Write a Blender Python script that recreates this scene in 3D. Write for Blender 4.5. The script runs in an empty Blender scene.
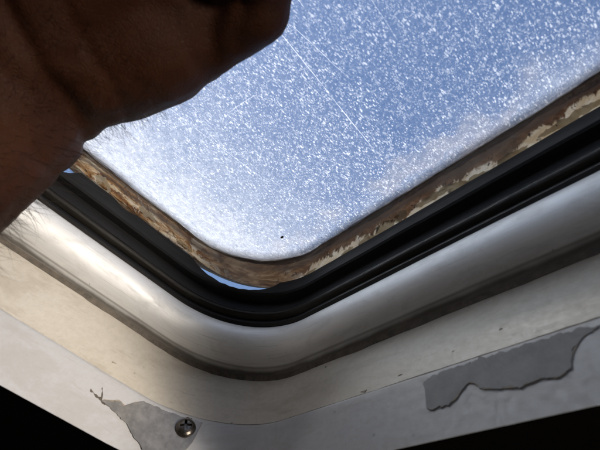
import bpy, bmesh, math, random
from mathutils import Vector, Matrix, noise

# ============================ camera, sky, sun, lamps ========================
U = 0.11                       # metres per layout unit
Z0 = 1.70                      # camera height above the vehicle floor
def W(x, y, z): return (x*U, y*U, Z0+z*U)
sc = bpy.context.scene
col = sc.collection
cd = bpy.data.cameras.new('camera'); cam = bpy.data.objects.new('camera', cd); col.objects.link(cam)
ROT = ((-0.67361, -0.45829, -0.57984), (-0.70869, 0.62318, 0.33076), (0.20976, 0.63374, -0.74456))
M = Matrix(ROT)
# columns are the camera's x, y, z axes in the world
M4 = M.to_4x4(); M4.translation = Vector(W(0, 0, 0)); cam.matrix_world = M4
cd.sensor_width = 36; cd.lens = 36*457.7/600
cd.dof.use_dof = True; cd.dof.focus_distance = 2.05*U; cd.dof.aperture_fstop = 26.0
cd.clip_start = 0.005; cd.clip_end = 500
sc.camera = cam

SUN_EL, SUN_AZ = 64.0, 52.0      # azimuth counted from +x towards +y
w = bpy.data.worlds.new('World'); sc.world = w; w.use_nodes = True
wn = w.node_tree; bg = wn.nodes['Background']
sky = wn.nodes.new('ShaderNodeTexSky'); sky.sky_type = 'NISHITA'; sky.sun_disc = False
sky.sun_elevation = math.radians(SUN_EL)
sky.sun_rotation = math.radians(90-SUN_AZ)
sky.air_density = 1.0; sky.dust_density = 0.4; sky.ozone_density = 2.0; sky.altitude = 300
wn.links.new(sky.outputs[0], bg.inputs[0]); bg.inputs[1].default_value = 0.15

def lamp(name, kind, energy, color, loc, target, size=None, size_y=None, angle=None, spread=None):
    l = bpy.data.lights.new(name, kind); l.energy = energy; l.color = color
    if kind == 'AREA':
        l.shape = 'RECTANGLE'; l.size = size; l.size_y = size_y or size
    if angle: l.angle = angle
    if spread: l.spread = math.radians(spread)
    o = bpy.data.objects.new(name, l); col.objects.link(o)
    o.location = loc
    o.rotation_euler = (Vector(target)-Vector(loc)).to_track_quat('-Z', 'Y').to_euler()
    return o
ce, se = math.cos(math.radians(SUN_EL)), math.sin(math.radians(SUN_EL))
ca, sa = math.cos(math.radians(SUN_AZ)), math.sin(math.radians(SUN_AZ))
lamp('sun', 'SUN', 4.6, (1.0, 0.95, 0.87), W(20*ce*ca, 20*ce*sa, 20*se), W(0, 0, 0), angle=math.radians(0.55))
# added fill lamps: warm bounce on the left wall, fill on the right wall
lamp('left_wall_fill', 'AREA', 0.14, (1.0, 0.90, 0.78), W(-3.0, -1.45, -0.32), W(1.7, -0.25, 0.72), 0.20, 0.08, spread=25)
lamp('right_wall_fill', 'AREA', 0.22, (1.0, 0.96, 0.90), W(-0.5, 4.5, -3.0), W(0.9, -0.9, 0.9), 0.30, 0.20)

sc.view_settings.view_transform = 'Standard'; sc.view_settings.look = 'None'
sc.view_settings.exposure = 0.0; sc.view_settings.gamma = 1.0
sc.view_settings.use_curve_mapping = False
sc.render.engine = 'CYCLES'
sc.cycles.use_denoising = True
sc.cycles.denoising_prefilter = 'ACCURATE'
sc.cycles.caustics_refractive = False; sc.cycles.caustics_reflective = False
sc.cycles.sample_clamp_indirect = 4.0
sc.cycles.max_bounces = 8

random.seed(7)
# =============================== outline path ================================
# ---- hatch outline: rounded square, main (visible) corner is corner 0 -------
AX, AY, SIDE, RAD = 1.739, -0.9592, 4.2, 0.40
def _table():
    T = []
    for k in range(4):
        n = 56 if k == 0 else 12
        for i in range(n): T.append((k, 0, i/n))
        m = 260 if k in (0, 3) else 10
        for i in range(m): 
            f = i/m
            if k == 0: f = f**1.25
            if k == 3: f = 1-(1-f)**1.25
            T.append((k, 1, f))
    return T
TABLE = _table()
def _arc(k, f, u, R):
    ax, ay = ((AX+u, AY-u), (AX-SIDE-u, AY-u), (AX-SIDE-u, AY+SIDE+u), (AX+u, AY+SIDE+u))[k]
    sx, sy = ((-1, 1), (1, 1), (1, -1), (-1, -1))[k]
    a = -math.pi/2*(k+f)
    return ax+sx*R+R*math.cos(a), ay+sy*R+R*math.sin(a)
def path_xy(e, u, R=RAD):
    k, st, f = e
    if not st: return _arc(k, f, u, R)
    p = _arc(k, 1, u, R); q = _arc((k+1) % 4, 0, u, R)
    return p[0]+(q[0]-p[0])*f, p[1]+(q[1]-p[1])*f
def _svals():
    pts = [path_xy(e, 0) for e in TABLE]; s = [0.0]; n = len(pts)
    for i in range(1, n+1):
        s.append(s[-1]+math.dist(pts[i-1], pts[i % n]))
    tot = s[-1]; mid = s[28]
    o = []
    for v in s[:-1]:
        w = v-mid
        if w > tot/2: w -= tot
        o.append(w)
    return o, tot
SV, TOT = _svals()
def at_s(s):
    """table entry (fractional) for a signed distance from the corner"""
    arc = RAD*math.pi/2
    if abs(s) <= arc/2: return (0, 0, (s+arc/2)/arc)
    ln = SIDE-2*RAD
    if s > 0: return (0, 1, min(1, (s-arc/2)/ln))
    return (3, 1, max(0, 1-(-s-arc/2)/ln))

def nz(x, y=0.0, z=0.0): return noise.noise(Vector((x, y, z)))
def fbm(x, y=0.0, z=0.0, o=4): return noise.fractal(Vector((x, y, z)), 0.9, 2.1, o)

# ================================ tagging ====================================
def tag(o, label=None, cat=None, group=None, kind=None):
    if label: o['label'] = label
    if cat: o['category'] = cat
    if group: o['group'] = group
    if kind: o['kind'] = kind
    return o
def empty(name, loc):
    o = bpy.data.objects.new(name, None); o.empty_display_size = 0.02
    o.location = loc; col.objects.link(o); return o
def link(name, me, parent=None, mat=None):
    o = bpy.data.objects.new(name, me); col.objects.link(o)
    if mat:
        for m in (mat if isinstance(mat, (list, tuple)) else [mat]): me.materials.append(m)
    if parent:
        o.parent = parent
        o.matrix_parent_inverse = Matrix.Translation(parent.location).inverted()
    return o

# ================================ materials ==================================
class NT:
    def __init__(s, name):
        s.m = bpy.data.materials.new(name); s.m.use_nodes = True
        s.t = s.m.node_tree; s.t.nodes.clear()
        s.out = s.t.nodes.new('ShaderNodeOutputMaterial')
    def n(s, typ, ins=None, **kw):
        nd = s.t.nodes.new(typ)
        for k, v in kw.items(): setattr(nd, k, v)
        for k, v in (ins or {}).items():
            if isinstance(v, bpy.types.NodeSocket): s.t.links.new(v, nd.inputs[k])
            else: nd.inputs[k].default_value = v
        return nd
    def uv(s, scale=(1, 1, 1), loc=(0, 0, 0), kind='UV'):
        tc = s.n('ShaderNodeTexCoord')
        mp = s.n('ShaderNodeMapping', {0: tc.outputs[kind], 'Scale': scale, 'Location': loc})
        return mp.outputs[0]
    def noise(s, vec, scale, detail=4, rough=0.55, dist=0.0):
        return s.n('ShaderNodeTexNoise', {'Vector': vec, 'Scale': scale, 'Detail': detail, 'Roughness': rough, 'Distortion': dist}).outputs[0]
    def ramp(s, fac, stops, interp='LINEAR'):
        r = s.n('ShaderNodeValToRGB', {0: fac}); cr = r.color_ramp; cr.interpolation = interp
        while len(cr.elements) < len(stops): cr.elements.new(0.5)
        for e, (p, c) in zip(cr.elements, stops):
            e.position = p
            e.color = (c, c, c, 1) if isinstance(c, (int, float)) else (*c, 1)
        return r.outputs[0]
    def mix(s, fac, a, b, blend='MIX'):
        nd = s.n('ShaderNodeMix', data_type='RGBA', blend_type=blend)
        for i, v in ((0, fac), (6, a), (7, b)):
            if isinstance(v, bpy.types.NodeSocket): s.t.links.new(v, nd.inputs[i])
            else: nd.inputs[i].default_value = v if i == 0 else (*v, 1)
        return nd.outputs[2]
    def math(s, op, a, b=0.0, c=0.0):
        nd = s.n('ShaderNodeMath', operation=op)
        for i, v in enumerate((a, b, c)):
            if isinstance(v, bpy.types.NodeSocket): s.t.links.new(v, nd.inputs[i])
            else: nd.inputs[i].default_value = v
        return nd.outputs[0]
    def bump(s, h, strength, dist, normal=None):
        i = {'Height': h, 'Strength': strength, 'Distance': dist}
        if normal: i['Normal'] = normal
        return s.n('ShaderNodeBump', i).outputs[0]
    def bsdf(s, **k):
        return s.n('ShaderNodeBsdfPrincipled', k and {kk.replace('_', ' '): v for kk, v in k.items()})
    def done(s, sock):
        s.t.links.new(sock, s.out.inputs[0]); return s.m
def c4(*c): return (*c, 1)

def mat_paint(name, base, warm, dirt, rough=0.45, seed=0.0, grain=0.8):
    n = NT(name); v = n.uv(loc=(seed, seed*1.7, 0))
    vs = n.uv(scale=(1, 7, 1), loc=(seed, 3+seed, 0))
    big = n.ramp(n.noise(v, 1.6, 5), [(0.35, 0), (0.7, 1)])
    c = n.mix(big, base, warm)
    fine = n.noise(v, 45, 6, 0.7)
    c = n.mix(n.ramp(fine, [(0.3, 0.20), (0.62, 0)]), c, dirt)
    stre = n.noise(vs, 9, 6, 0.65, 0.4)
    c = n.mix(n.ramp(stre, [(0.28, 0.35), (0.40, 0)]), c, dirt)
    sm = n.noise(n.uv(scale=(1, 2.4, 1), loc=(seed*3, 2, 0)), 3.2, 8, 0.72, 0.5)
    c = n.mix(n.ramp(sm, [(0.50, 0), (0.58, 0.30), (0.70, 0.45)]), c, tuple(0.6*x+0.4*y for x, y in zip(dirt, warm)))
    # dark pits and crumbs
    flecks = n.n('ShaderNodeTexVoronoi', {'Vector': v, 'Scale': 17.0, 'Randomness': 1.0})
    pm = n.math('MULTIPLY', n.ramp(flecks.outputs[0], [(0.05, 1), (0.11, 0)]), n.ramp(n.noise(v, 3.1, 3), [(0.55, 0), (0.62, 1)]))
    c = n.mix(pm, c, tuple(x*0.35 for x in dirt))
    h = n.math('ADD', n.noise(v, 30, 5, 0.6), n.math('MULTIPLY', n.noise(vs, 26, 5, 0.6), grain))
    b = n.bsdf(Base_Color=c, Roughness=n.ramp(fine, [(0.3, rough+0.15), (0.7, rough-0.08)]), Normal=n.bump(h, 0.22, 0.0003))
    return n.done(b.outputs[0])

def mat_moulding():
    n = NT('satin_metal'); v = n.uv(); vs = n.uv(scale=(1, 22, 1))
    brushed = n.noise(vs, 7, 5, 0.6)
    c = n.mix(n.ramp(brushed, [(0.35, 0), (0.65, 1)]), (0.73, 0.735, 0.74), (0.78, 0.785, 0.79))
    # grime that collects along the lower lip (UV y = distance along the section)
    tc = n.n('ShaderNodeTexCoord'); sx = n.n('ShaderNodeSeparateXYZ', {0: tc.outputs['UV']})
    low = n.ramp(n.math('ADD', sx.outputs[1], n.math('MULTIPLY', n.noise(v, 3.5, 4), 0.035)), [(0.208, 0), (0.228, 1)])
    c = n.mix(n.math('MULTIPLY', low, 0.92), c, (0.05, 0.038, 0.026))
    line = n.ramp(sx.outputs[1], [(0.186, 0), (0.190, 1), (0.193, 1), (0.200, 0)])
    c = n.mix(n.math('MULTIPLY', line, 0.6), c, (0.08, 0.065, 0.05))
    spots = n.n('ShaderNodeTexVoronoi', {'Vector': v, 'Scale': 13.0})
    pm = n.math('MULTIPLY', n.ramp(spots.outputs[0], [(0.02, 1), (0.05, 0)]), n.ramp(n.noise(v, 2.4, 2), [(0.5, 0), (0.56, 1)]))
    c = n.mix(pm, c, (0.12, 0.10, 0.08))
    dust = n.noise(v, 60, 5, 0.7)
    smudge = n.noise(n.uv(scale=(1, 2.5, 1)), 5.5, 6, 0.7, 0.6)
    c = n.mix(n.ramp(smudge, [(0.50, 0), (0.72, 0.35)]), c, (0.36, 0.34, 0.31))
    scr = n.noise(n.uv(scale=(1, 60, 1)), 2.3, 3, 0.6, 0.2)
    c = n.mix(n.ramp(scr, [(0.62, 0), (0.68, 0.3)]), c, (0.30, 0.29, 0.27))
    rough = n.math('ADD', n.ramp(dust, [(0.3, 0.50), (0.7, 0.60)]), n.math('MULTIPLY', n.ramp(smudge, [(0.4, 0), (0.7, 1)]), 0.14))
    met = n.math('SUBTRACT', 0.42, n.math('MULTIPLY', low, 0.6))
    b = n.bsdf(Base_Color=c, Metallic=met, Roughness=rough,
               Normal=n.bump(n.math('ADD', brushed, n.math('MULTIPLY', dust, 0.5)), 0.10, 0.0002))
    return n.done(b.outputs[0])

def mat_rubber(name, col_, dust_col, dust=0.35, rough=0.55):
    n = NT(name); vs = n.uv(scale=(1, 12, 1)); v = n.uv()
    st = n.noise(vs, 6, 6, 0.65)
    c = n.mix(n.math('MULTIPLY', n.ramp(st, [(0.40, 0), (0.75, 1)]), dust), col_, dust_col)
    sp = n.noise(v, 55, 4, 0.7)
    c = n.mix(n.ramp(sp, [(0.66, 0), (0.74, 0.5)]), c, dust_col)
    b = n.bsdf(Base_Color=c, Roughness=rough, Specular_IOR_Level=0.22, Normal=n.bump(n.math('ADD', st, sp), 0.35, 0.0004))
    return n.done(b.outputs[0])

def mat_sealant():
    n = NT('rusty_sealant'); v = n.uv(scale=(1, 1.5, 1)); vs = n.uv(scale=(1, 5.0, 1))
    a = n.noise(vs, 4.5, 8, 0.68, 0.8)
    c = n.ramp(a, [(0.30, (0.030, 0.014, 0.008)), (0.41, (0.15, 0.060, 0.020)), (0.49, (0.34, 0.18, 0.07)),
                   (0.57, (0.60, 0.46, 0.29)), (0.70, (0.70, 0.63, 0.50))])
    fl = n.noise(v, 7, 7, 0.72, 0.8)
    c = n.mix(n.ramp(fl, [(0.56, 0), (0.585, 0.8)]), c, (0.58, 0.52, 0.41))
    rust = n.noise(n.uv(scale=(1, 2.2, 1), loc=(7, 3, 0)), 5.5, 6, 0.7, 0.6)
    c = n.mix(n.ramp(rust, [(0.54, 0), (0.60, 0.85)]), c, (0.12, 0.042, 0.016))
    su = n.n('ShaderNodeSeparateXYZ', {0: n.n('ShaderNodeTexCoord').outputs['UV']})
    wv = n.math('ADD', su.outputs[1], n.math('MULTIPLY', n.math('SUBTRACT', n.noise(n.uv(scale=(1, 0.6, 1)), 6.5, 7, 0.72, 0.5), 0.5), 0.16))
    right = n.ramp(n.math('ADD', n.math('MULTIPLY', su.outputs[0], 1.0), n.math('MULTIPLY', n.noise(v, 3, 3), 0.1)), [(0.18, 0), (0.38, 1)])
    redb = n.mix(n.ramp(fl, [(0.4, 0), (0.6, 1)]), (0.055, 0.026, 0.013), (0.15, 0.072, 0.034))
    crm = n.mix(n.ramp(fl, [(0.4, 0), (0.6, 1)]), (0.52, 0.40, 0.25), (0.76, 0.70, 0.58))
    lay = n.mix(n.ramp(wv, [(0.056, 0), (0.061, 1)]), crm, redb)
    c = n.mix(n.math('MULTIPLY', right, 0.92), c, lay)
    dk = n.noise(v, 26, 5, 0.72, 1.0)
    c = n.mix(n.ramp(dk, [(0.37, 0.9), (0.43, 0)]), c, (0.018, 0.010, 0.007))
    tc = n.n('ShaderNodeTexCoord'); sx = n.n('ShaderNodeSeparateXYZ', {0: tc.outputs['UV']})
    # dark caulk lines where the bead meets the pane
    yy = n.math('ADD', sx.outputs[1], n.math('MULTIPLY', n.math('SUBTRACT', n.noise(vs, 3, 5), 0.5), 0.05))
    inner = n.ramp(yy, [(0.070, 0), (0.082, 0.85), (0.092, 0.7), (0.098, 0.2), (0.104, 0.85)])
    c = n.mix(inner, c, (0.075, 0.050, 0.038))
    crn = n.ramp(n.math('ABSOLUTE', n.math('ADD', su.outputs[0], 0.02)), [(0.12, 0.75), (0.34, 0)])
    c = n.mix(crn, c, n.mix(n.ramp(a, [(0.42, 0), (0.60, 1)]), (0.045, 0.022, 0.012), (0.20, 0.115, 0.055)))
    pal = n.ramp(n.noise(n.uv(scale=(1, 0.3, 1), loc=(2.2, 0, 0)), 1.7, 3, 0.5), [(0.40, 0), (0.60, 1)])
    c = n.mix(n.math('MULTIPLY', pal, 0.6), c, n.mix(0.55, c, (0.16, 0.15, 0.135)))
    h = n.math('ADD', fl, n.math('MULTIPLY', dk, 0.7))
    b = n.bsdf(Base_Color=c, Roughness=n.ramp(fl, [(0.3, 0.75), (0.7, 0.35)]), Normal=n.bump(h, 0.9, 0.0012))
    t = n.n('ShaderNodeBsdfTranslucent', {0: c})
    m = n.n('ShaderNodeMixShader', {0: 0.42, 1: b.outputs[0], 2: t.outputs[0]})
    return n.done(m.outputs[0])

def mat_plain(name, c1, c2, scale, rough, bump=0.3, dist=0.0004, metallic=0.0, kind='Object', trans=0.0):
    n = NT(name); v = n.uv(kind=kind)
    f = n.noise(v, scale, 6, 0.65)
    c = n.mix(n.ramp(f, [(0.35, 0), (0.65, 1)]), c1, c2)
    b = n.bsdf(Base_Color=c, Roughness=rough, Metallic=metallic, Normal=n.bump(f, bump, dist))
    if not trans: return n.done(b.outputs[0])
    t = n.n('ShaderNodeBsdfTranslucent', {0: c})
    m = n.n('ShaderNodeMixShader', {0: trans, 1: b.outputs[0], 2: t.outputs[0]})
    return n.done(m.outputs[0])

def mat_matte(name, c1, c2, scale, rough):
    n = NT(name); f = n.noise(n.uv(kind='Object'), scale, 4, 0.6)
    d = n.n('ShaderNodeBsdfDiffuse', {0: n.mix(f, c1, c2)})
    return n.done(d.outputs[0])

def mat_pane_in():
    """pebbled, weathered underside of the acrylic pane, sun glints painted in as flecks"""
    n = NT('pebbled_acrylic')
    tc = n.n('ShaderNodeTexCoord')
    O = tc.outputs['Object']
    def rot(a, sx, sy): return n.n('ShaderNodeMapping', {0: O, 'Rotation': (0, 0, math.radians(a)), 'Scale': (sx, sy, 1.0)}).outputs[0]
    P = rot(8, 1.35, 0.75)
    v1 = n.n('ShaderNodeTexVoronoi', {'Vector': P, 'Scale': 800.0}, feature='SMOOTH_F1')
    v1.inputs['Smoothness'].default_value = 0.6
    n1 = n.noise(P, 620, 3, 0.6)
    n2 = n.noise(P, 190, 3, 0.5)
    h = n.math('ADD', n.math('MULTIPLY', v1.outputs[0], 0.55), n.math('ADD', n1, n.math('MULTIPLY', n2, 0.8)))
    nrm = n.bump(h, 1.0, 0.0008)
    refr = n.n('ShaderNodeBsdfRefraction', {'Color': c4(0.82, 0.91, 1.0), 'Roughness': 0.14, 'IOR': 1.38, 'Normal': nrm})
    gl = n.n('ShaderNodeBsdfGlossy', {'Color': c4(0.9, 0.9, 0.9), 'Roughness': 0.25, 'Normal': nrm})
    m1 = n.n('ShaderNodeMixShader', {0: 0.04, 1: refr.outputs[0], 2: gl.outputs[0]})
    # uv = (distance to left edge, distance to right edge)
    s = n.n('ShaderNodeSeparateXYZ', {0: tc.outputs['UV']})
    wob = n.noise(O, 55, 5, 0.6)
    wz = n.math('MULTIPLY', n.math('SUBTRACT', wob, 0.5), 0.30)
    dl = n.math('ADD', s.outputs[0], wz)
    dr = n.math('ADD', s.outputs[1], wz)
    # painted glints: white flecks and short arcs standing in for sun sparkle
    def glint_arcs(a, sx, sy, sc_, lo, hi, w_):
        q = rot(a, sx, sy)
        f = n.noise(q, sc_, 2, 0.5, 0.9)
        ridge = n.ramp(n.math('ABSOLUTE', n.math('SUBTRACT', f, 0.5)), [(0.0, 1), (w_*0.45, 1), (w_, 0)])
        g = n.noise(rot(a+31, 1, 1), sc_*1.35, 2, 0.5)
        return n.math('MULTIPLY', ridge, n.ramp(g, [(lo, 0), (hi, 1)]))
    dens = n.math('MAXIMUM', n.ramp(dl, [(0.0, 1.0), (0.55, 0.72), (1.3, 0.35), (2.3, 0.05)]), n.ramp(dr, [(0.0, 0.25), (0.2, 0.1), (0.6, 0.0)]))
    dens = n.math('ADD', dens, n.math('MULTIPLY', n.math('SUBTRACT', n.noise(O, 90, 4, 0.6), 0.5), 0.5))
    A = glint_arcs(6, 2.0, 0.85, 880, 0.50, 0.58, 0.075)
    B = glint_arcs(-38, 1.6, 0.8, 980, 0.52, 0.60, 0.07)
    C = n.ramp(n.noise(rot(15, 1.6, 0.9), 1350, 2, 0.5), [(0.62, 0), (0.66, 1)])
    def spots(a, sx, sy, sc_, r0, r1):
        q = rot(a, sx, sy)
        dn = n.n('ShaderNodeTexNoise', {'Vector': q, 'Scale': sc_*2.2, 'Detail': 1.0})
        q2 = n.n('ShaderNodeVectorMath', {0: dn.outputs[1], 3: 0.55/sc_}, operation='SCALE').outputs[0]
        q3 = n.n('ShaderNodeVectorMath', {0: q, 1: q2}, operation='ADD').outputs[0]
        vo = n.n('ShaderNodeTexVoronoi', {'Vector': q3, 'Scale': sc_})
        rnd = n.n('ShaderNodeSeparateColor', {0: vo.outputs[1]})
        rad = n.math('ADD', r0, n.math('MULTIPLY', n.math('POWER', rnd.outputs[0], 1.6), r1))
        return n.math('MULTIPLY', n.math('MULTIPLY', n.math('SUBTRACT', rad, vo.outputs[0]), 9.0), 1.0), rnd.outputs[1]
    s1_, r1_ = spots(6, 1.9, 0.85, 700, 0.04, 0.46)
    s2_, r2_ = spots(-30, 1.7, 0.8, 920, -0.06, 0.52)
    clamp = lambda x: n.math('MINIMUM', n.math('MAXIMUM', x, 0.0), 1.0)
    dots = n.math('MAXIMUM', n.math('MULTIPLY', clamp(s1_), n.ramp(r1_, [(0.0, 0.35), (0.6, 1)])), n.math('MULTIPLY', clamp(s2_), n.ramp(r2_, [(0.0, 0.35), (0.6, 1)])))
    s3_, r3_ = spots(20, 1.6, 0.9, 1250, 0.0, 0.48)
    dots = n.math('MAXIMUM', dots, n.math('MULTIPLY', clamp(s3_), n.ramp(r3_, [(0.0, 0.2), (0.8, 0.7)])))
    dots = n.math('MULTIPLY', dots, n.ramp(n.noise(O, 300, 2, 0.5), [(0.32, 0.45), (0.55, 1)]))
    worms = n.math('MULTIPLY', n.math('MAXIMUM', n.math('MULTIPLY', A, 0.7), n.math('MULTIPLY', C, 0.8)), 0.8)
    var = n.ramp(n.noise(O, 420, 2, 0.5), [(0.38, 0.12), (0.58, 1.0)])
    flecks = n.math('MULTIPLY', n.math('MAXIMUM', dots, n.math('MULTIPLY', worms, var)), n.ramp(dens, [(0.0, 0.62), (0.7, 1.0)]))
    # chalky weathering: heavy towards the edges nearest the corner
    ml = n.ramp(dl, [(0.00, 0.86), (0.12, 0.74), (0.30, 0.40), (0.62, 0.15), (1.5, 0.03)])
    mr = n.ramp(dr, [(0.00, 0.26), (0.05, 0.12), (0.14, 0.04), (0.5, 0.0)])
    milk = n.math('MAXIMUM', ml, mr)
    milk = n.math('MULTIPLY', milk, n.ramp(n1, [(0.3, 0.75), (0.7, 1.15)]))
    grime = n.noise(P, 260, 5, 0.7)
    mc = n.mix(n.ramp(grime, [(0.35, 0), (0.65, 1)]), (0.60, 0.59, 0.57), (0.86, 0.85, 0.83))
    tr = n.n('ShaderNodeBsdfTranslucent', {'Color': mc})
    m2 = n.n('ShaderNodeMixShader', {0: milk, 1: m1.outputs[0], 2: tr.outputs[0]})
    # beige water stain along the right-hand edge
    stn = n.ramp(n.math('ADD', dr, n.math('MULTIPLY', n.math('SUBTRACT', n.noise(O, 34, 7, 0.7), 0.5), 0.16)), [(0.005, 0.0), (0.03, 0.34), (0.07, 0.26), (0.10, 0.0)])
    stn = n.math('MULTIPLY', stn, n.ramp(n.noise(rot(20, 1, 1), 24, 3, 0.5), [(0.46, 0), (0.54, 1)]))
    ts = n.n('ShaderNodeBsdfTranslucent', {'Color': c4(0.50, 0.44, 0.39)})
    m2 = n.n('ShaderNodeMixShader', {0: stn, 1: m2.outputs[0], 2: ts.outputs[0]})
    t2 = n.n('ShaderNodeBsdfTranslucent', {'Color': c4(0.95, 0.95, 0.95)})
    m3 = n.n('ShaderNodeMixShader', {0: n.math('MULTIPLY', flecks, 0.9), 1: m2.outputs[0], 2: t2.outputs[0]})
    tp = n.n('ShaderNodeBsdfTransparent')
    m4 = n.n('ShaderNodeMixShader', {0: 0.08, 1: m3.outputs[0], 2: tp.outputs[0]})
    return n.done(m4.outputs[0])

def mat_pane_out():
    n = NT('clear_acrylic')
    t = n.n('ShaderNodeBsdfTransparent', {'Color': c4(0.95, 0.97, 1.0)})
    g = n.n('ShaderNodeBsdfGlossy', {'Roughness': 0.1})
    m = n.n('ShaderNodeMixShader', {0: 0.04, 1: t.outputs[0], 2: g.outputs[0]})
    return n.done(m.outputs[0])

def mat_smear():
    """streaky dried adhesive on the pane beside the bead"""
    n = NT('dried_adhesive'); vs = n.uv(scale=(1, 16, 1)); v = n.uv(scale=(1, 3, 1))
    st = n.noise(vs, 3.6, 8, 0.72, 0.25)
    c = n.ramp(st, [(0.40, (0.03, 0.022, 0.018)), (0.47, (0.12, 0.10, 0.085)), (0.56, (0.34, 0.31, 0.28)), (0.66, (0.55, 0.52, 0.48))])
    d = n.bsdf(Base_Color=c, Roughness=0.6, Normal=n.bump(st, 0.6, 0.0006))
    t = n.n('ShaderNodeBsdfTranslucent', {0: c})
    m = n.n('ShaderNodeMixShader', {0: 0.55, 1: d.outputs[0], 2: t.outputs[0]})
    tp = n.n('ShaderNodeBsdfTransparent')
    sx = n.n('ShaderNodeSeparateXYZ', {0: n.n('ShaderNodeTexCoord').outputs['UV']})
    edge = n.ramp(n.math('ADD', sx.outputs[1], n.math('MULTIPLY', n.noise(v, 4, 5), 0.03)), [(0.022, 1.0), (0.062, 0.0)])
    al = n.math('MULTIPLY', edge, n.ramp(st, [(0.35, 1.0), (0.60, 0.9), (0.80, 0.5)]))
    mm = n.n('ShaderNodeMixShader', {0: al, 1: tp.outputs[0], 2: m.outputs[0]})
    return n.done(mm.outputs[0])

def mat_skin():
    n = NT('skin'); v = n.uv(kind='Object')
    vs = n.uv(kind='Object', scale=(1.0, 1.0, 2.6))
    a = n.noise(v, 45, 5, 0.6)
    c = n.mix(n.ramp(a, [(0.3, 0), (0.7, 1)]), (0.026, 0.0088, 0.004), (0.046, 0.016, 0.0072))  # base tone lowered to near black, standing in for shade on the hand
    pore = n.n('ShaderNodeTexVoronoi', {'Vector': v, 'Scale': 1100.0}, feature='DISTANCE_TO_EDGE')
    wr = n.n('ShaderNodeTexVoronoi', {'Vector': vs, 'Scale': 520.0}, feature='DISTANCE_TO_EDGE')
    h = n.math('ADD', n.ramp(pore.outputs[0], [(0.0, 0), (0.12, 0.5)]), n.math('ADD', n.ramp(wr.outputs[0], [(0, 0), (0.1, 1)]), n.noise(vs, 130, 5, 0.6)))
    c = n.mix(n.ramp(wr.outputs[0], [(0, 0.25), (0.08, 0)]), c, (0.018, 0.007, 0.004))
    b = n.bsdf(Base_Color=c, Roughness=0.6, Specular_IOR_Level=0.12, Normal=n.bump(h, 0.34, 0.0004))
    b.inputs['Subsurface Weight'].default_value = 0.12
    b.inputs['Subsurface Radius'].default_value = (1.0, 0.3, 0.15)
    b.inputs['Subsurface Scale'].default_value = 0.003
    return n.done(b.outputs[0])

m_flange = mat_paint('aged_cream_paint', (0.51, 0.48, 0.43), (0.44, 0.405, 0.345), (0.20, 0.15, 0.10), 0.42, 1.3)
m_strip = mat_paint('white_paint', (0.44, 0.45, 0.48), (0.40, 0.40, 0.415), (0.27, 0.24, 0.20), 0.52, 5.1, 0.15)
m_metal = mat_moulding()
m_rub = mat_rubber('black_rubber', (0.008, 0.008, 0.009), (0.05, 0.045, 0.04), 0.12)
m_rub2 = mat_rubber('dusty_rubber', (0.014, 0.0145, 0.016), (0.042, 0.042, 0.046), 0.4, 0.75)
m_rub3 = mat_rubber('brown_dusty_rubber', (0.008, 0.007, 0.006), (0.045, 0.038, 0.028), 0.4, 0.5)
m_seal = mat_sealant()
m_pane, m_pane_out, m_smear = mat_pane_in(), mat_pane_out(), mat_smear()
m_flake = mat_plain('peeling_cream_paint', (0.55, 0.48, 0.37), (0.74, 0.70, 0.60), 260, 0.5, 0.5, 0.0005, 0, 'Object', 0.5)
m_primer = mat_plain('grey_primer', (0.19, 0.19, 0.20), (0.275, 0.275, 0.285), 90, 0.75, 0.4)
m_primer2 = mat_plain('bare_metal', (0.17, 0.165, 0.16), (0.28, 0.27, 0.26), 220, 0.42, 0.4, 0.0003, 0.4)
m_edge = mat_plain('grime', (0.05, 0.04, 0.03), (0.11, 0.09, 0.07), 300, 0.7)
m_scuff = mat_plain('scuffed_paint', (0.22, 0.19, 0.15), (0.32, 0.28, 0.23), 900, 0.7)
m_screw = mat_plain('dark_steel', (0.07, 0.06, 0.05), (0.17, 0.15, 0.13), 500, 0.28, 0.3, 0.0002, 0.9)
m_dark = mat_matte('unlit_black', (0.002, 0.002, 0.002), (0.004, 0.0035, 0.003), 300, 0.9)  # near-black colour stands in for the shade on the unlit ceiling
m_roof = mat_plain('roof_paint', (0.55, 0.55, 0.55), (0.65, 0.65, 0.64), 30, 0.5)
m_cabin = mat_plain('blocking_shell', (0.07, 0.06, 0.05), (0.09, 0.08, 0.07), 20, 0.8)
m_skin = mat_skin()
m_hair = mat_plain('dark_hair', (0.010, 0.007, 0.005), (0.02, 0.014, 0.01), 300, 0.5)
m_nail = mat_plain('nail', (0.35, 0.20, 0.15), (0.42, 0.26, 0.2), 100, 0.3)
m_scr = mat_plain('scratched_acrylic', (0.86, 0.87, 0.90), (0.95, 0.95, 0.95), 400, 0.4, 0.0, 0.0002, 0, 'Object', 0.97)

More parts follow.
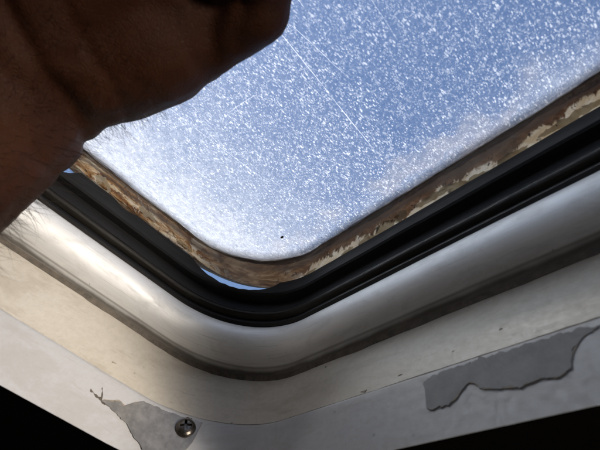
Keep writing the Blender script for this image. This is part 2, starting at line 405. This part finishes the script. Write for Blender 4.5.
# ================================ sweeping ===================================
def refine(prof, step, closed):
    o = []; n = len(prof)
    for i in range(n if closed else n-1):
        a, b = prof[i], prof[(i+1) % n]; d = math.dist(a, b); k = max(1, int(d/step))
        for j in range(k): o.append((a[0]+(b[0]-a[0])*j/k, a[1]+(b[1]-a[1])*j/k))
    if not closed: o.append(prof[-1])
    return o
def sweep(name, prof, mat, parent=None, mod=None, closed=True, step=None, smooth=True, mats=None, sharp=None):
    """closed section swept round the whole hatch outline; mod(s, u, z, j) -> (u, z)"""
    if step: prof = refine(prof, step, closed)
    N, K = len(TABLE), len(prof)
    vl = [0.0]
    for i in range(1, K+1): vl.append(vl[-1]+math.dist(prof[i-1], prof[i % K]))
    vs = []
    for i, e in enumerate(TABLE):
        s = SV[i]
        for j, (u, z) in enumerate(prof):
            if mod: u, z = mod(s, u, z, j)
            x, y = path_xy(e, u); vs.append(W(x, y, z))
    fs, uvs, mi = [], [], []
    kk = K if closed else K-1
    for i in range(N):
        i2 = (i+1) % N; s0 = SV[i]; s1 = SV[i2]
        if s1 < s0: s1 = s0+0.01
        for j in range(kk):
            j2 = (j+1) % K
            fs.append((i*K+j, i*K+j2, i2*K+j2, i2*K+j))
            uvs += [(s0, vl[j]), (s0, vl[j+1]), (s1, vl[j+1]), (s1, vl[j])]
            mi.append(mats(j, prof[j]) if mats else 0)
    me = bpy.data.meshes.new(name); me.from_pydata(vs, [], fs)
    ul = me.uv_layers.new(name='UVMap')
    flat = [c for t in uvs for c in t]; ul.data.foreach_set('uv', flat)
    me.polygons.foreach_set('use_smooth', [smooth]*len(fs))
    me.polygons.foreach_set('material_index', mi)
    me.update()
    bm = bmesh.new(); bm.from_mesh(me); bmesh.ops.recalc_face_normals(bm, faces=bm.faces)
    if smooth:
        for e in bm.edges:
            if len(e.link_faces) == 2 and e.calc_face_angle(0) > math.radians(38): e.smooth = False
    bm.to_mesh(me); bm.free()
    return link(name, me, parent, mat)

# ============================ the fixed hatch frame ==========================
frame = empty('roof_hatch', W(AX, AY, 0.55))
tag(frame, 'fixed hatch surround with silver moulding, black rubber seal and scuffed painted sides', 'hatch surround')

# silver rounded moulding: bulges towards the opening, lower lip tucks back
def moulding_prof():
    p = []
    c0, c1 = (-0.088, 1.150), (0.012, 1.000)
    ctrl = [(-0.078, 1.170), (-0.091, 1.153), (-0.098, 1.128), (-0.096, 1.102), (-0.086, 1.076), (-0.068, 1.051), (-0.043, 1.031), (-0.014, 1.016), (0.004, 1.004), (0.012, 0.990)]
    # catmull-rom
    for i in range(len(ctrl)-1):
        P0, P1, P2, P3 = ctrl[max(i-1, 0)], ctrl[i], ctrl[i+1], ctrl[min(i+2, len(ctrl)-1)]
        for k in range(4):
            t = k/4
            q = [0.5*((2*P1[a])+(-P0[a]+P2[a])*t+(2*P0[a]-5*P1[a]+4*P2[a]-P3[a])*t*t+(-P0[a]+3*P1[a]-3*P2[a]+P3[a])*t**3) for a in (0, 1)]
            p.append(tuple(q))
    p.append(ctrl[-1])
    return p+[(0.09, 0.990), (0.09, 1.172)]
sweep('moulding', moulding_prof(), m_metal, frame, lambda s, u, z, j: (u+0.0025*nz(s*1.3), z+0.002*nz(s*2.1, 4)))

# painted side panel under the moulding, then the white strip at the bottom edge
def mod_flange(s, u, z, j):
    e = 0.0035*fbm(s*2.3, z*5, 1.0)
    if abs(z-0.758) < 0.012: z += (0.006*fbm(s*6, 0, 3.0)+0.004*nz(s*31))*(1.0 if s < -0.15 else 0.25)
    return u+e*0.6, z
sweep('side_panel', [(0.016, 0.996), (-0.031, 0.762), (-0.026, 0.757), (0.10, 0.757), (0.10, 0.996)], m_flange, frame, mod_flange, step=0.02)
sweep('edge_strip', [(-0.024, 0.766), (-0.0345, 0.756), (-0.037, 0.748), (-0.0610, 0.552), (-0.0616, 0.5475), (-0.050, 0.5475), (-0.035, 0.560), (0.0, 0.580), (0.0, 0.766)], m_strip, frame,
      lambda s, u, z, j: (u+0.001*fbm(s*2.0, z*4, 7.0), z), step=0.02)
# compressed grime in the joint between moulding and panel
sweep('joint_grime', [(0.004, 1.001), (0.012, 0.984), (0.03, 0.984), (0.03, 1.001)], m_edge, frame,
      lambda s, u, z, j: (u-0.002*max(0, fbm(s*9, 0, 2)), z-(0.006*max(0, fbm(s*7, 1, 2)) if j == 1 else 0)))

# rubber seal: lower ridge, groove and tall dusty lip
def lipdip(s):
    d = 0.0
    # squashed stretch at the corner, where daylight gets in under the lid
    if -0.29 < s < 0.13:
        t = (s+0.29)/0.42
        d += 0.050*math.sin(math.pi*t**1.2)**0.6+0.010*nz(s*26, 9)*math.sin(math.pi*t)
    if -1.06 < s < -0.93:
        d += 0.05*math.sin(math.pi*(s+1.06)/0.13)
    if -0.75 < s < -0.62:
        d += 0.012*math.sin(math.pi*(s+0.75)/0.13)
    return d
def mod_lip(s, u, z, j):
    if z > 1.28: z = 1.279+(z-1.279)*max(0.04, 1.18-lipdip(s)/0.048)+0.002*nz(s*12, 3)
    return u+0.002*nz(s*5, z*9), z
sweep('rubber_lip', [(-0.146, 1.334), (-0.150, 1.328), (-0.152, 1.300), (-0.150, 1.279), (-0.143, 1.272), (-0.100, 1.272), (-0.100, 1.328), (-0.104, 1.334)], m_rub2, frame, mod_lip, step=0.012)
sweep('rubber_groove', [(-0.104, 1.285), (-0.100, 1.21), (-0.085, 1.162), (0.05, 1.162), (0.05, 1.285)], m_rub, frame)
sweep('rubber_ridge', [(-0.096, 1.222), (-0.112, 1.216), (-0.118, 1.206), (-0.117, 1.198), (-0.110, 1.190), (-0.096, 1.184)], m_rub3, frame, lambda s, u, z, j: (u+0.002*nz(s*4, 8), z+0.002*nz(s*6, 2)))
sweep('rubber_foot', [(-0.090, 1.188), (-0.098, 1.178), (-0.100, 1.166), (-0.092, 1.156), (-0.08, 1.16), (-0.08, 1.188)], m_rub, frame)

# skin patches on the strip and panel: thin films standing slightly proud
def interp(pts, x):
    for (x0, y0), (x1, y1) in zip(pts, pts[1:]):
        if x0 <= x <= x1: return y0+(y1-y0)*(x-x0)/(x1-x0+1e-9)
    return pts[0][1] if x < pts[0][0] else pts[-1][1]
def face_pt(q0, q1, s, t, off):
    u = q0[0]+(q1[0]-q0[0])*t; z = q0[1]+(q1[1]-q0[1])*t
    x, y = path_xy(at_s(s), u-off); return W(x, y, z)
def film(name, q0, q1, top, bot, mat, parent, off=0.004, ds=0.006, rows=8, jit=0.012, seed=0.0, back=True):
    s0, s1 = top[0][0], top[-1][0]; n = int((s1-s0)/ds)+1
    vs, fs = [], []
    for i in range(n+1):
        s = s0+(s1-s0)*i/n
        a = interp(top, s)+jit*nz(s*40, seed)+jit*0.6*nz(s*110, seed); b = interp(bot, s)+jit*nz(s*37, seed+5)+jit*0.6*nz(s*120, seed+5)
        if b < a: a = b = (a+b)/2
        for j in range(rows+1):
            t = a+(b-a)*j/rows
            vs.append(face_pt(q0, q1, s+jit*0.15*nz(t*60, s*5, seed), t, off+0.0004*nz(s*50, t*50)))
        if back: vs.append(face_pt(q0, q1, s, b, -0.004)); vs.append(face_pt(q0, q1, s, a, -0.004))
    K = rows+3 if back else rows+1
    for i in range(n):
        for j in range(K if back else K-1):
            j2 = (j+1) % K
            fs.append((i*K+j, i*K+j2, (i+1)*K+j2, (i+1)*K+j))
    if back: fs.append(tuple(range(K))[::-1]); fs.append(tuple(n*K+j for j in range(K)))
    me = bpy.data.meshes.new(name); me.from_pydata(vs, [], fs)
    bm = bmesh.new(); bm.from_mesh(me); bmesh.ops.recalc_face_normals(bm, faces=bm.faces)
    bm.to_mesh(me); bm.free()
    me.polygons.foreach_set('use_smooth', [False]*len(me.polygons))
    return link(name, me, parent, mat)
QS0, QS1 = (-0.033, 0.752), (-0.062, 0.545)
RT = [(0.935, 0.10), (1.0, 0.03), (1.17, 0.03), (1.30, 0.035), (1.36, 0.05), (1.40, 0.09)]
RB = [(0.935, 0.12), (0.945, 0.30), (0.943, 0.50), (0.95, 0.57), (0.99, 0.58), (1.03, 0.53), (1.055, 0.40), (1.075, 0.34), (1.09, 0.36), (1.11, 0.48), (1.14, 0.52), (1.20, 0.58), (1.26, 0.55), (1.29, 0.60), (1.315, 0.53), (1.33, 0.37), (1.36, 0.18), (1.40, 0.10)]
p = film('bare_patch', QS0, QS1, RT, RB, m_primer, frame, 0.0052, jit=0.055, seed=1)
tag(p, 'long grey patch where the white paint has peeled off')
def off(pts, d): return [(s, t+d) for s, t in pts]
film('paint_edge', QS0, QS1, [(s, t-0.02) for s, t in RB[4:]], [(s, t+0.006) for s, t in RB[4:]], m_scuff, frame, 0.0046, rows=2, seed=6)
LT = [(-0.40, 0.42), (-0.37, 0.36), (-0.35, 0.29), (-0.32, 0.33), (-0.30, 0.20), (-0.27, 0.07), (-0.22, 0.06), (-0.15, 0.05), (-0.03, 0.04)]
LB = [(-0.40, 0.44), (-0.37, 0.46), (-0.33, 0.50), (-0.28, 0.56), (-0.24, 0.68), (-0.18, 0.84), (-0.10, 0.99), (-0.06, 0.9), (-0.035, 0.45), (-0.03, 0.06)]
p = film('bare_patch', QS0, QS1, LT, LB, m_primer2, frame, 0.0060, jit=0.035, seed=2)
tag(p, 'ragged bare metal patch around the screw')
film('paint_edge', QS0, QS1, [(s, t-0.03) for s, t in LT[:8]], [(s, t+0.006) for s, t in LT[:8]], m_scuff, frame, 0.0030, rows=2, seed=7)
# small curls of cracked paint left of the patch
for (a, b, c, d) in ((-0.46, 0.36, -0.385, 0.44), (-0.43, 0.22, -0.405, 0.40), (-0.50, 0.02, -0.47, 0.08)):
    film('paint_crack', QS0, QS1, [(a, b), (c, d)], [(a, b+0.03), (c, d+0.03)], m_edge, frame, 0.003, ds=0.004, rows=1, jit=0.03, seed=a*9)
QP0, QP1 = (0.016, 0.996), (-0.031, 0.762)
random.seed(21)
for k in range(7):
    a = random.choice((random.gauss(0.78, 0.12), random.gauss(1.05, 0.12), random.gauss(0.95, 0.3), random.uniform(-0.7, 0.4)))
    b = 0.98-0.25*abs(random.gauss(0, 0.5))-random.random()*0.1; L_ = random.uniform(0.006, 0.03)
    film('chip', QP0, QP1, [(a, b), (a+L_, b-L_*0.7)], [(a, b+0.014), (a+L_, b-L_*0.7+0.014)], m_scuff, frame, 0.0012, ds=0.004, rows=1, jit=0.03, seed=a*7)

# the pan-head cross screw
def screw(s, t):
    q = Vector(face_pt(QS0, QS1, s, t, 0.004)); a = Vector(face_pt(QS0, QS1, s-0.02, t, 0.004)); b = Vector(face_pt(QS0, QS1, s+0.02, t, 0.004))
    c = Vector(face_pt(QS0, QS1, s, t+0.1, 0.004))
    n = (b-a).cross(c-q).normalized()
    if n.dot(Vector(W(0, 0.5, 0.8))-q) < 0: n = -n
    bm = bmesh.new(); r = 0.039*U; prof = [(0, .62), (.25, .61), (.5, .56), (.72, .46), (.88, .32), (.97, .16), (1.0, .02), (1.0, -.2)]
    N = 40; rings = []
    for (pr, pz) in prof[1:]:
        rings.append([bm.verts.new((pr*r*math.cos(2*math.pi*i/N), pr*r*math.sin(2*math.pi*i/N), pz*r)) for i in range(N)])
    top = bm.verts.new((0, 0, .62*r))
    for i in range(N): bm.faces.new((top, rings[0][i], rings[0][(i+1) % N]))
    for k in range(len(rings)-1):
        for i in range(N): bm.faces.new((rings[k][i], rings[k+1][i], rings[k+1][(i+1) % N], rings[k][(i+1) % N]))
    bm.faces.new(rings[-1][::-1])
    me = bpy.data.meshes.new('screw'); 
    bmesh.ops.recalc_face_normals(bm, faces=bm.faces); bm.to_mesh(me); bm.free()
    head = link('screw', me, None, m_screw)
    # cut the cross recess
    bm = bmesh.new()
    for ang in (0, 1):
        m = Matrix.Translation((0, 0, r*0.52)) @ Matrix.Rotation(ang*math.pi/2, 4, 'Z') @ Matrix.Diagonal((r*1.10, r*0.26, r*0.62, 1))
        bmesh.ops.create_cube(bm, size=1.0, matrix=m)
    cm = bpy.data.meshes.new('cut'); bm.to_mesh(cm); bm.free()
    cut = bpy.data.objects.new('cut', cm); col.objects.link(cut)
    md = head.modifiers.new('b', 'BOOLEAN'); md.object = cut; md.operation = 'DIFFERENCE'; md.solver = 'EXACT'; md.use_self = True
    dg = bpy.context.evaluated_depsgraph_get(); dg.update()
    nm = bpy.data.meshes.new_from_object(head.evaluated_get(dg))
    head.modifiers.clear(); head.data = nm; bpy.data.objects.remove(cut)
    nm.polygons.foreach_set('use_smooth', [False]*len(nm.polygons))
    R_ = n.to_track_quat('Z', 'Y').to_matrix().to_4x4() @ Matrix.Rotation(math.radians(20), 4, 'Z')
    nm.transform(Matrix.Translation(q) @ R_)
    head.parent = frame; head.matrix_parent_inverse = Matrix.Translation(frame.location).inverted()
    tag(head, 'dark cross-head screw with worn shiny rim')
    # dirty ring round the head
    bm = bmesh.new(); N = 40
    o = [bm.verts.new(((1.18+0.12*nz(i*.5, 3))*r*math.cos(2*math.pi*i/N), (1.18+0.12*nz(i*.5, 3))*r*math.sin(2*math.pi*i/N), r*0.02)) for i in range(N)]
    i_ = [bm.verts.new((.9*r*math.cos(2*math.pi*i/N), .9*r*math.sin(2*math.pi*i/N), r*0.10)) for i in range(N)]
    for i in range(N): bm.faces.new((o[i], o[(i+1) % N], i_[(i+1) % N], i_[i]))
    me = bpy.data.meshes.new('screw_grime'); bm.to_mesh(me); bm.free(); me.transform(Matrix.Translation(q) @ R_)
    link('screw_grime', me, frame, m_edge)
screw(-0.08, 0.243)

# ============================== the lifting lid ==============================
lid = empty('skylight', W(AX-0.12, AY+0.12, 1.36))
tag(lid, 'raised roof hatch lid with scratched pebbled clear pane and rusty brown sealant edge', 'skylight')
def mod_seal(s, u, z, j):
    k = 0.004*fbm(s*7, u*20, 1.5)+0.0025*fbm(s*25, u*70, 4.0)
    if u < -0.192: u += 0.008*fbm(s*4, 0, 8.0)
    if u > -0.13 and z < 1.36: u += 0.004*fbm(s*6, 0, 12.0); 
    if z < 1.362 and -0.3 < s < 0.15: z += 0.010*math.sin(math.pi*(s+0.3)/0.45)
    return u, min(z+k*1.2, 1.399)
sweep('sealant_bead', [(-0.112, 1.352), (-0.119, 1.346), (-0.128, 1.345), (-0.150, 1.353), (-0.172, 1.366), (-0.188, 1.374), (-0.200, 1.386), (-0.208, 1.399)], m_seal, lid, mod_seal, closed=False, step=0.010)
sweep('lid_rim', [(-0.113, 1.364), (-0.104, 1.364), (-0.098, 1.44), (-0.118, 1.445), (-0.118, 1.432), (-0.113, 1.432)], m_roof, lid)
sweep('dried_smear', [(-0.200, 1.3950), (-0.225, 1.3965), (-0.255, 1.3970), (-0.30, 1.3975)], m_smear, lid, lambda s, u, z, j: (u, z), closed=False, step=0.02)

def scratch_lines():
    """scratches as thin slivers (four-point rings) cut into the pane's underside"""
    random.seed(3); out = []
    def seg(a, b, n, wob, w_):
        pts = [(a[0]+(b[0]-a[0])*i/n+wob*nz(i*.3, a[0]*9), a[1]+(b[1]-a[1])*i/n+wob*nz(i*.3, a[1]*9, 4)) for i in range(n+1)]
        L, R_ = [], []
        for i, (x, y) in enumerate(pts):
            p = pts[max(0, i-1)]; q = pts[min(n, i+1)]
            d = Vector((q[0]-p[0], q[1]-p[1])).normalized(); k = w_*(0.25+0.75*math.sin(math.pi*(i+.5)/(n+1)))*(0.6+0.7*random.random())
            L.append((x-d.y*k, y+d.x*k)); R_.append((x+d.y*k, y-d.x*k))
        out.append(L+R_[::-1])
    seg((0.575, 0.02), (0.604, -0.298), 24, 0.0012, 0.0009); seg((0.605, -0.302), (0.628, -0.55), 20, 0.0015, 0.0009)
    seg((0.543, -0.03), (0.520, -0.30), 20, 0.003, 0.0005)
    seg((1.084, 0.069), (1.077, -0.041), 10, 0.001, 0.0006); seg((1.077, -0.043), (1.040, -0.367), 24, 0.001, 0.0007)
    seg((1.234, -0.048), (1.221, -0.266), 16, 0.002, 0.0009)
    seg((0.832, -0.377), (0.705, -0.62), 18, 0.003, 0.0004)
    seg((0.93, -0.106), (0.80, -0.13), 12, 0.004, 0.0007)
    for k in range(12):
        x, y = random.uniform(-0.2, 1.4), random.uniform(-0.65, 0.9); a = math.radians(random.gauss(-88, 9)); L_ = random.uniform(0.04, 0.20)
        seg((x, y), (x+L_*math.cos(a), y+L_*math.sin(a)), 8, 0.002, random.uniform(0.00025, 0.00045))
    return out
def pane():
    from mathutils.geometry import delaunay_2d_cdt
    u0 = -0.114; rim = [path_xy(e, u0, RAD-0.02) for e in TABLE]; N = len(rim)
    v2 = [Vector(p) for p in rim]; faces = [list(range(N))[::-1]]
    inner = [path_xy(e, -0.206) for e in TABLE]
    b0 = len(v2); v2 += [Vector(p) for p in inner]; faces.append(list(range(b0, b0+N))[::-1])
    rings = scratch_lines()
    for r in rings:
        b0 = len(v2); v2 += [Vector(p) for p in r]; faces.append(list(range(b0, b0+len(r))))
    rv, re_, rf, ov, oe, of = delaunay_2d_cdt(v2, [], faces, 1, 1e-6)
    vs = [W(p.x, p.y, 1.400) for p in rv]; fs = [tuple(f) for f in rf]; mi = []
    boxes = [(min(p[0] for p in r), max(p[0] for p in r), min(p[1] for p in r), max(p[1] for p in r), r) for r in rings]
    def inside(x, y, r):
        c = False; j = len(r)-1
        for i in range(len(r)):
            if (r[i][1] > y) != (r[j][1] > y) and x < (r[j][0]-r[i][0])*(y-r[i][1])/(r[j][1]-r[i][1])+r[i][0]: c = not c
            j = i
        return c
    for f in rf:
        x = sum(rv[i].x for i in f)/len(f); y = sum(rv[i].y for i in f)/len(f)
        if not inside(x, y, inner): mi.append(1); continue
        mi.append(2 if any(b[0] < x < b[1] and b[2] < y < b[3] and inside(x, y, b[4]) for b in boxes) else 0)
    rim_i = [None]*N
    for i, o in enumerate(ov):
        for k in o:
            if k < N: rim_i[k] = i
    b0 = len(vs); vs += [W(x, y, 1.431) for x, y in rim]
    fs.append(tuple(range(b0, b0+N))); mi.append(1)
    for i in range(N):
        j = (i+1) % N; fs.append((rim_i[i], rim_i[j], b0+j, b0+i)); mi.append(1)
    me = bpy.data.meshes.new('pane'); me.from_pydata(vs, [], fs)
    me.polygons.foreach_set('material_index', mi)
    ul = me.uv_layers.new(name='UVMap')
    co = [v.co.copy() for v in me.vertices]; vi = [0]*len(me.loops); me.loops.foreach_get('vertex_index', vi); fl = []
    for k in vi: fl += [AX-0.23-co[k].x/U, co[k].y/U-(AY+0.23)]
    ul.data.foreach_set('uv', fl)
    bm = bmesh.new(); bm.from_mesh(me); bmesh.ops.recalc_face_normals(bm, faces=bm.faces); bm.to_mesh(me); bm.free()
    return link('pane', me, lid, [m_pane, m_pane_out, m_scr])
pane()

# paint flakes still holding on to the bead (s, t on the bead's slope)
QL0, QL1 = (-0.126, 1.3435), (-0.232, 1.396)
def flake(s0, s1, t0, t1, seed):
    n = 8; top, bot = [], []
    for i in range(n+1):
        s = s0+(s1-s0)*i/n; w_ = math.sin(math.pi*(i+0.4)/(n+0.8))**0.6
        mid = (t0+t1)/2; h = (t1-t0)/2*w_
        top.append((s, mid-h*(1+0.35*nz(i*.9, seed)))); bot.append((s, mid+h*(1+0.6*nz(i*1.1, seed+3))))
    film('paint_flake', QL0, QL1, top, bot, m_flake, lid, 0.006, ds=0.006, rows=4, jit=0.06, seed=seed, back=False)
for i, a in enumerate([(0.50, 0.57, -0.02, 0.22), (0.60, 0.70, -0.02, 0.26), (0.70, 0.80, 0.02, 0.40), (0.79, 0.86, 0.10, 0.38), (0.90, 1.08, 0.16, 0.34), (1.06, 1.13, -0.02, 0.26),
                       (1.12, 1.21, 0.0, 0.20), (0.15, 0.20, -0.02, 0.10), (0.27, 0.33, 0.05, 0.20), (-0.40, -0.30, 0.2, 0.34), (-0.62, -0.52, 0.22, 0.48), (-0.86, -0.78, 0.05, 0.45), (1.25, 1.36, 0.05, 0.22), (1.4, 1.6, 0.1, 0.3)]):
    flake(*a, 3.3*i+1)

# dark grains of dirt caught on the pane and the bead
def grains():
    random.seed(11); bm = bmesh.new()
    for k in range(36):
        s = random.uniform(-1.1, 1.9); u = random.choice((-0.235, -0.245, -0.2, -0.17, -0.15)); x, y = path_xy(at_s(s), u+random.uniform(-.01, .01))
        z = 1.395 if u < -0.23 else 1.345+(-0.126-u)*0.5-0.004
        r = random.uniform(0.0010, 0.0022)
        m = Matrix.Translation(W(x, y, z)) @ Matrix.Rotation(random.random()*6, 4, 'Z') @ Matrix.Diagonal((r*U*random.uniform(1, 2.4), r*U, r*U*.6, 1))
        bmesh.ops.create_icosphere(bm, subdivisions=1, radius=1, matrix=m)
    for (x, y, r) in ((1.20, -0.62, .006),):
        m = Matrix.Translation(W(x, y, 1.396)) @ Matrix.Diagonal((r*U*1.8, r*U, r*U*.5, 1))
        bmesh.ops.create_icosphere(bm, subdivisions=1, radius=1, matrix=m)
    me = bpy.data.meshes.new('dirt_grain'); bm.to_mesh(me); bm.free()
    tag(link('dirt_grain', me, lid, m_edge), kind='stuff')
grains()

# ============================ ceiling and roof ===============================
def plate(name, u_in, z0, z1, ext, mat):
    vs, fs = [], []; N = len(TABLE)
    cx, cy = AX-SIDE/2, AY+SIDE/2
    for z in (z0, z1):
        for e in TABLE:
            x, y = path_xy(e, u_in); vs.append(W(x, y, z))
        for e in TABLE:
            x, y = path_xy(e, u_in); dx, dy = x-cx, y-cy; k = ext/max(abs(dx), abs(dy)); vs.append(W(cx+dx*k, cy+dy*k, z))
    for i in range(N):
        j = (i+1) % N
        fs += [(i, j, N+j, N+i), (2*N+i, 3*N+i, 3*N+j, 2*N+j), (i, 2*N+i, 2*N+j, j), (N+i, N+j, 3*N+j, 3*N+i)]
    me = bpy.data.meshes.new(name); me.from_pydata(vs, [], fs); 
    bm = bmesh.new(); bm.from_mesh(me); bmesh.ops.recalc_face_normals(bm, faces=bm.faces); bm.to_mesh(me); bm.free()
    return tag(link(name, me, None, mat), kind='structure')
plate('ceiling', -0.0585, 0.5465, 0.556, 16.0, m_dark)
def box(name, lo, hi, mat):
    bm = bmesh.new(); c = [(a+b)/2 for a, b in zip(lo, hi)]; d = [b-a for a, b in zip(lo, hi)]
    bmesh.ops.create_cube(bm, size=1.0, matrix=Matrix.Translation(W(*c)) @ Matrix.Diagonal((d[0]*U, d[1]*U, d[2]*U, 1)))
    me = bpy.data.meshes.new(name); bm.to_mesh(me); bm.free(); return tag(link(name, me, None, mat), kind='structure')
_cx, _cy = AX-SIDE/2, AY+SIDE/2
box('floor', (_cx-15.9, _cy-15.9, -15.6), (_cx+15.9, _cy+15.9, -15.4), m_cabin)  # unseen cabin shell, added to block sky light from below and the sides
for lo, hi in (((-15.9, -15.9), (-15.6, 15.9)), ((15.6, -15.9), (15.9, 15.9)), ((-15.59, -15.9), (15.59, -15.6)), ((-15.59, 15.6), (15.59, 15.9))):
    box('wall', (_cx+lo[0], _cy+lo[1], -15.39), (_cx+hi[0], _cy+hi[1], 0.54), m_cabin)
plate('roof', 0.06, 1.00, 1.15, 16.2, m_roof)

# ============================== arm and hand =================================
HAND = {
    'arm': [(0.95, 0.95, -2.3, 0.42), (1.08, 0.60, -1.0, 0.44), (1.142, 0.468, 0.326, 0.360), (1.187, 0.448, 0.618, 0.310), (1.161, 0.417, 0.826, 0.285), (1.120, 0.394, 0.982, 0.265), (0.968, 0.348, 1.107, 0.222)],
    'palm_edge': [(0.968, 0.348, 1.107, 0.222), (0.876, 0.281, 1.135, 0.218), (0.753, 0.204, 1.169, 0.200), (0.686, 0.163, 1.204, 0.175)],
    'thumb_base': [(1.027, 0.430, 1.003, 0.240), (0.785, 0.432, 1.098, 0.220), (0.665, 0.363, 1.147, 0.200), (0.644, 0.273, 1.177, 0.170)],
    'thumb': [(0.750, 0.452, 1.067, 0.150), (0.558, 0.460, 1.072, 0.120), (0.402, 0.424, 1.084, 0.100), (0.329, 0.337, 1.048, 0.080)],
    'little_finger': [(0.856, 0.263, 1.142, 0.120), (0.677, 0.087, 1.177, 0.095), (0.505, 0.049, 1.200, 0.100), (0.443, 0.067, 1.202, 0.085), (0.394, 0.142, 1.100, 0.078), (0.426, 0.200, 1.074, 0.068)],
    'ring_finger': [(0.796, 0.361, 1.152, 0.130), (0.622, 0.224, 1.227, 0.120), (0.403, 0.189, 1.247, 0.092), (0.372, 0.248, 1.137, 0.080), (0.418, 0.267, 1.082, 0.070)],
    'middle_finger': [(0.746, 0.411, 1.146, 0.130), (0.545, 0.344, 1.233, 0.105), (0.351, 0.287, 1.251, 0.092), (0.345, 0.304, 1.102, 0.080), (0.404, 0.310, 1.032, 0.070)],
    'index_finger': [(0.696, 0.455, 1.137, 0.130), (0.476, 0.452, 1.240, 0.100), (0.305, 0.395, 1.254, 0.090), (0.301, 0.400, 1.126, 0.080), (0.356, 0.398, 1.055, 0.070)],
}
FOLDV = [(0.4771, 0.821, -0.3136), (0.4103, 0.8849, -0.2206), (0.6535, 0.6259, -0.4257)]
UPV = Vector((-0.4583, 0.6232, 0.6337))
FOLDS = [(Vector(FOLDV[0]), 0.36, 0.030, 0.0015), (Vector(FOLDV[1]), 0.42, 0.020, 0.0016), (Vector(FOLDV[2]), 0.44, 0.018, 0.0010)]
CAMP = Vector(W(0, 0, 0))
def capsule(bm, a, b, ra, rb, seg=20):
    a, b = Vector(a), Vector(b); d = b-a; L = d.length
    q = d.to_track_quat('Z', 'Y').to_matrix().to_4x4()
    rings = []; pr = []
    for i in range(1, 7): 
        t = math.pi/2*(1-i/6); pr.append((ra*math.cos(t), -ra*math.sin(t)))
    for i in range(0, 6):
        t = math.pi/2*i/6; pr.append((rb*math.cos(t), L+rb*math.sin(t)))
    T = Matrix.Translation(a) @ q
    for (r, z) in pr: rings.append([bm.verts.new(T @ Vector((r*math.cos(2*math.pi*i/seg), r*math.sin(2*math.pi*i/seg), z))) for i in range(seg)])
    p0 = bm.verts.new(T @ Vector((0, 0, -ra))); p1 = bm.verts.new(T @ Vector((0, 0, L+rb)))
    for k in range(len(rings)-1):
        for i in range(seg): bm.faces.new((rings[k][i], rings[k][(i+1) % seg], rings[k+1][(i+1) % seg], rings[k+1][i]))
    for i in range(seg):
        bm.faces.new((p0, rings[0][(i+1) % seg], rings[0][i])); bm.faces.new((p1, rings[-1][i], rings[-1][(i+1) % seg]))
def make_person():
    bm = bmesh.new()
    for nm, ch in HAND.items():
        for p, q in zip(ch, ch[1:]): capsule(bm, W(*p[:3]), W(*q[:3]), p[3]*U, q[3]*U)
    me = bpy.data.meshes.new('person'); bm.to_mesh(me); bm.free()
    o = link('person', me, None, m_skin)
    md = o.modifiers.new('r', 'REMESH'); md.mode = 'VOXEL'; md.voxel_size = 0.0011; md.use_smooth_shade = True
    sm = o.modifiers.new('s', 'SMOOTH'); sm.iterations = 14; sm.factor = 0.5
    dg = bpy.context.evaluated_depsgraph_get(); dg.update()
    nm = bpy.data.meshes.new_from_object(o.evaluated_get(dg)); o.modifiers.clear(); o.data = nm
    # tendons, folds and loose skin
    wr = Vector(W(0.99, 0.36, 1.08)); ax = Vector((-0.62, -0.35, 0.70)).normalized()
    norms = [v.normal.copy() for v in nm.vertices]; cos = [v.co.copy() for v in nm.vertices]; out = []
    for n, c in zip(norms, cos):
        s = (c-wr).dot(ax)/U
        d = 0.0008*fbm(c.x*38, c.y*38, c.z*38, 3)+0.0002*fbm(c.x*190, c.y*190, c.z*190, 3)
        for k, wd, dp in ((-0.02, 0.020, 0.0016), (0.09, 0.018, 0.0005), (-0.13, 0.016, 0.0006)):
            ss = s-k+0.03*nz(c.x*30, c.y*30, c.z*30); d -= dp*math.exp(-(ss/wd)**2)
        for (q, m_, wd, dp) in FOLDS:
            p = (c-CAMP)/U; t = p.dot(q)+0.012*nz(p.x*9, p.y*9, p.z*9); d -= dp*math.exp(-(t/wd)**2)*max(0.0, min(1.0, (p.dot(UPV)-m_)/0.12))
        out += list(c+n*d)
    nm.vertices.foreach_set('co', out)
    nm.polygons.foreach_set('use_smooth', [True]*len(nm.polygons))
    nm.update()
    tag(o, 'bare hairy forearm and clenched hand pushing the hatch up, in dark silhouette', 'person')
    # hairs on forearm and wrist: uncountable
    random.seed(5); vs, fs = [], []
    cand = [(c, n) for c, n in zip(cos, norms) if 0.45 < (c.z-Z0)/U < 1.19 and c.x/U > 0.70]
    random.shuffle(cand)
    for c, n in cand[:1700]:
        s = (c-wr).dot(ax)/U
        if s > 0.20 and random.random() < 0.85: continue
        dirn = (n*0.55+Vector((-0.5, -0.35, -0.25))*random.uniform(0.2, 0.9)+Vector((random.gauss(0, .17), random.gauss(0, .17), random.gauss(0, .17)))).normalized()
        L_ = random.uniform(0.04, 0.13)*U*(0.6 if s > 0.1 else 1); r = 0.0006*U; curl = Vector((random.gauss(0, .5), random.gauss(0, .5), random.gauss(0, .5)))
        side = dirn.cross(Vector((0.3, 0.5, 0.8))).normalized(); up = side.cross(dirn)
        b0 = len(vs); K = 5; p = c-n*0.0002; d2 = dirn.copy()
        for k in range(K+1):
            rr = r*(1-k/(K+0.3))
            for a in range(3): vs.append(p+side*math.cos(a*2.094)*rr+up*math.sin(a*2.094)*rr)
            p = p+d2*(L_/K); d2 = (d2+curl*0.22-n*0.06).normalized()
        for k in range(K):
            for a in range(3):
                a2 = (a+1) % 3; q = b0+k*3; fs.append((q+a, q+a2, q+3+a2, q+3+a))
    hm = bpy.data.meshes.new('arm_hair'); hm.from_pydata(vs, [], fs)
    h = link('arm_hair', hm, None, m_hair); h.parent = o; tag(h, kind='stuff')
make_person()
print('built', len(bpy.data.objects))
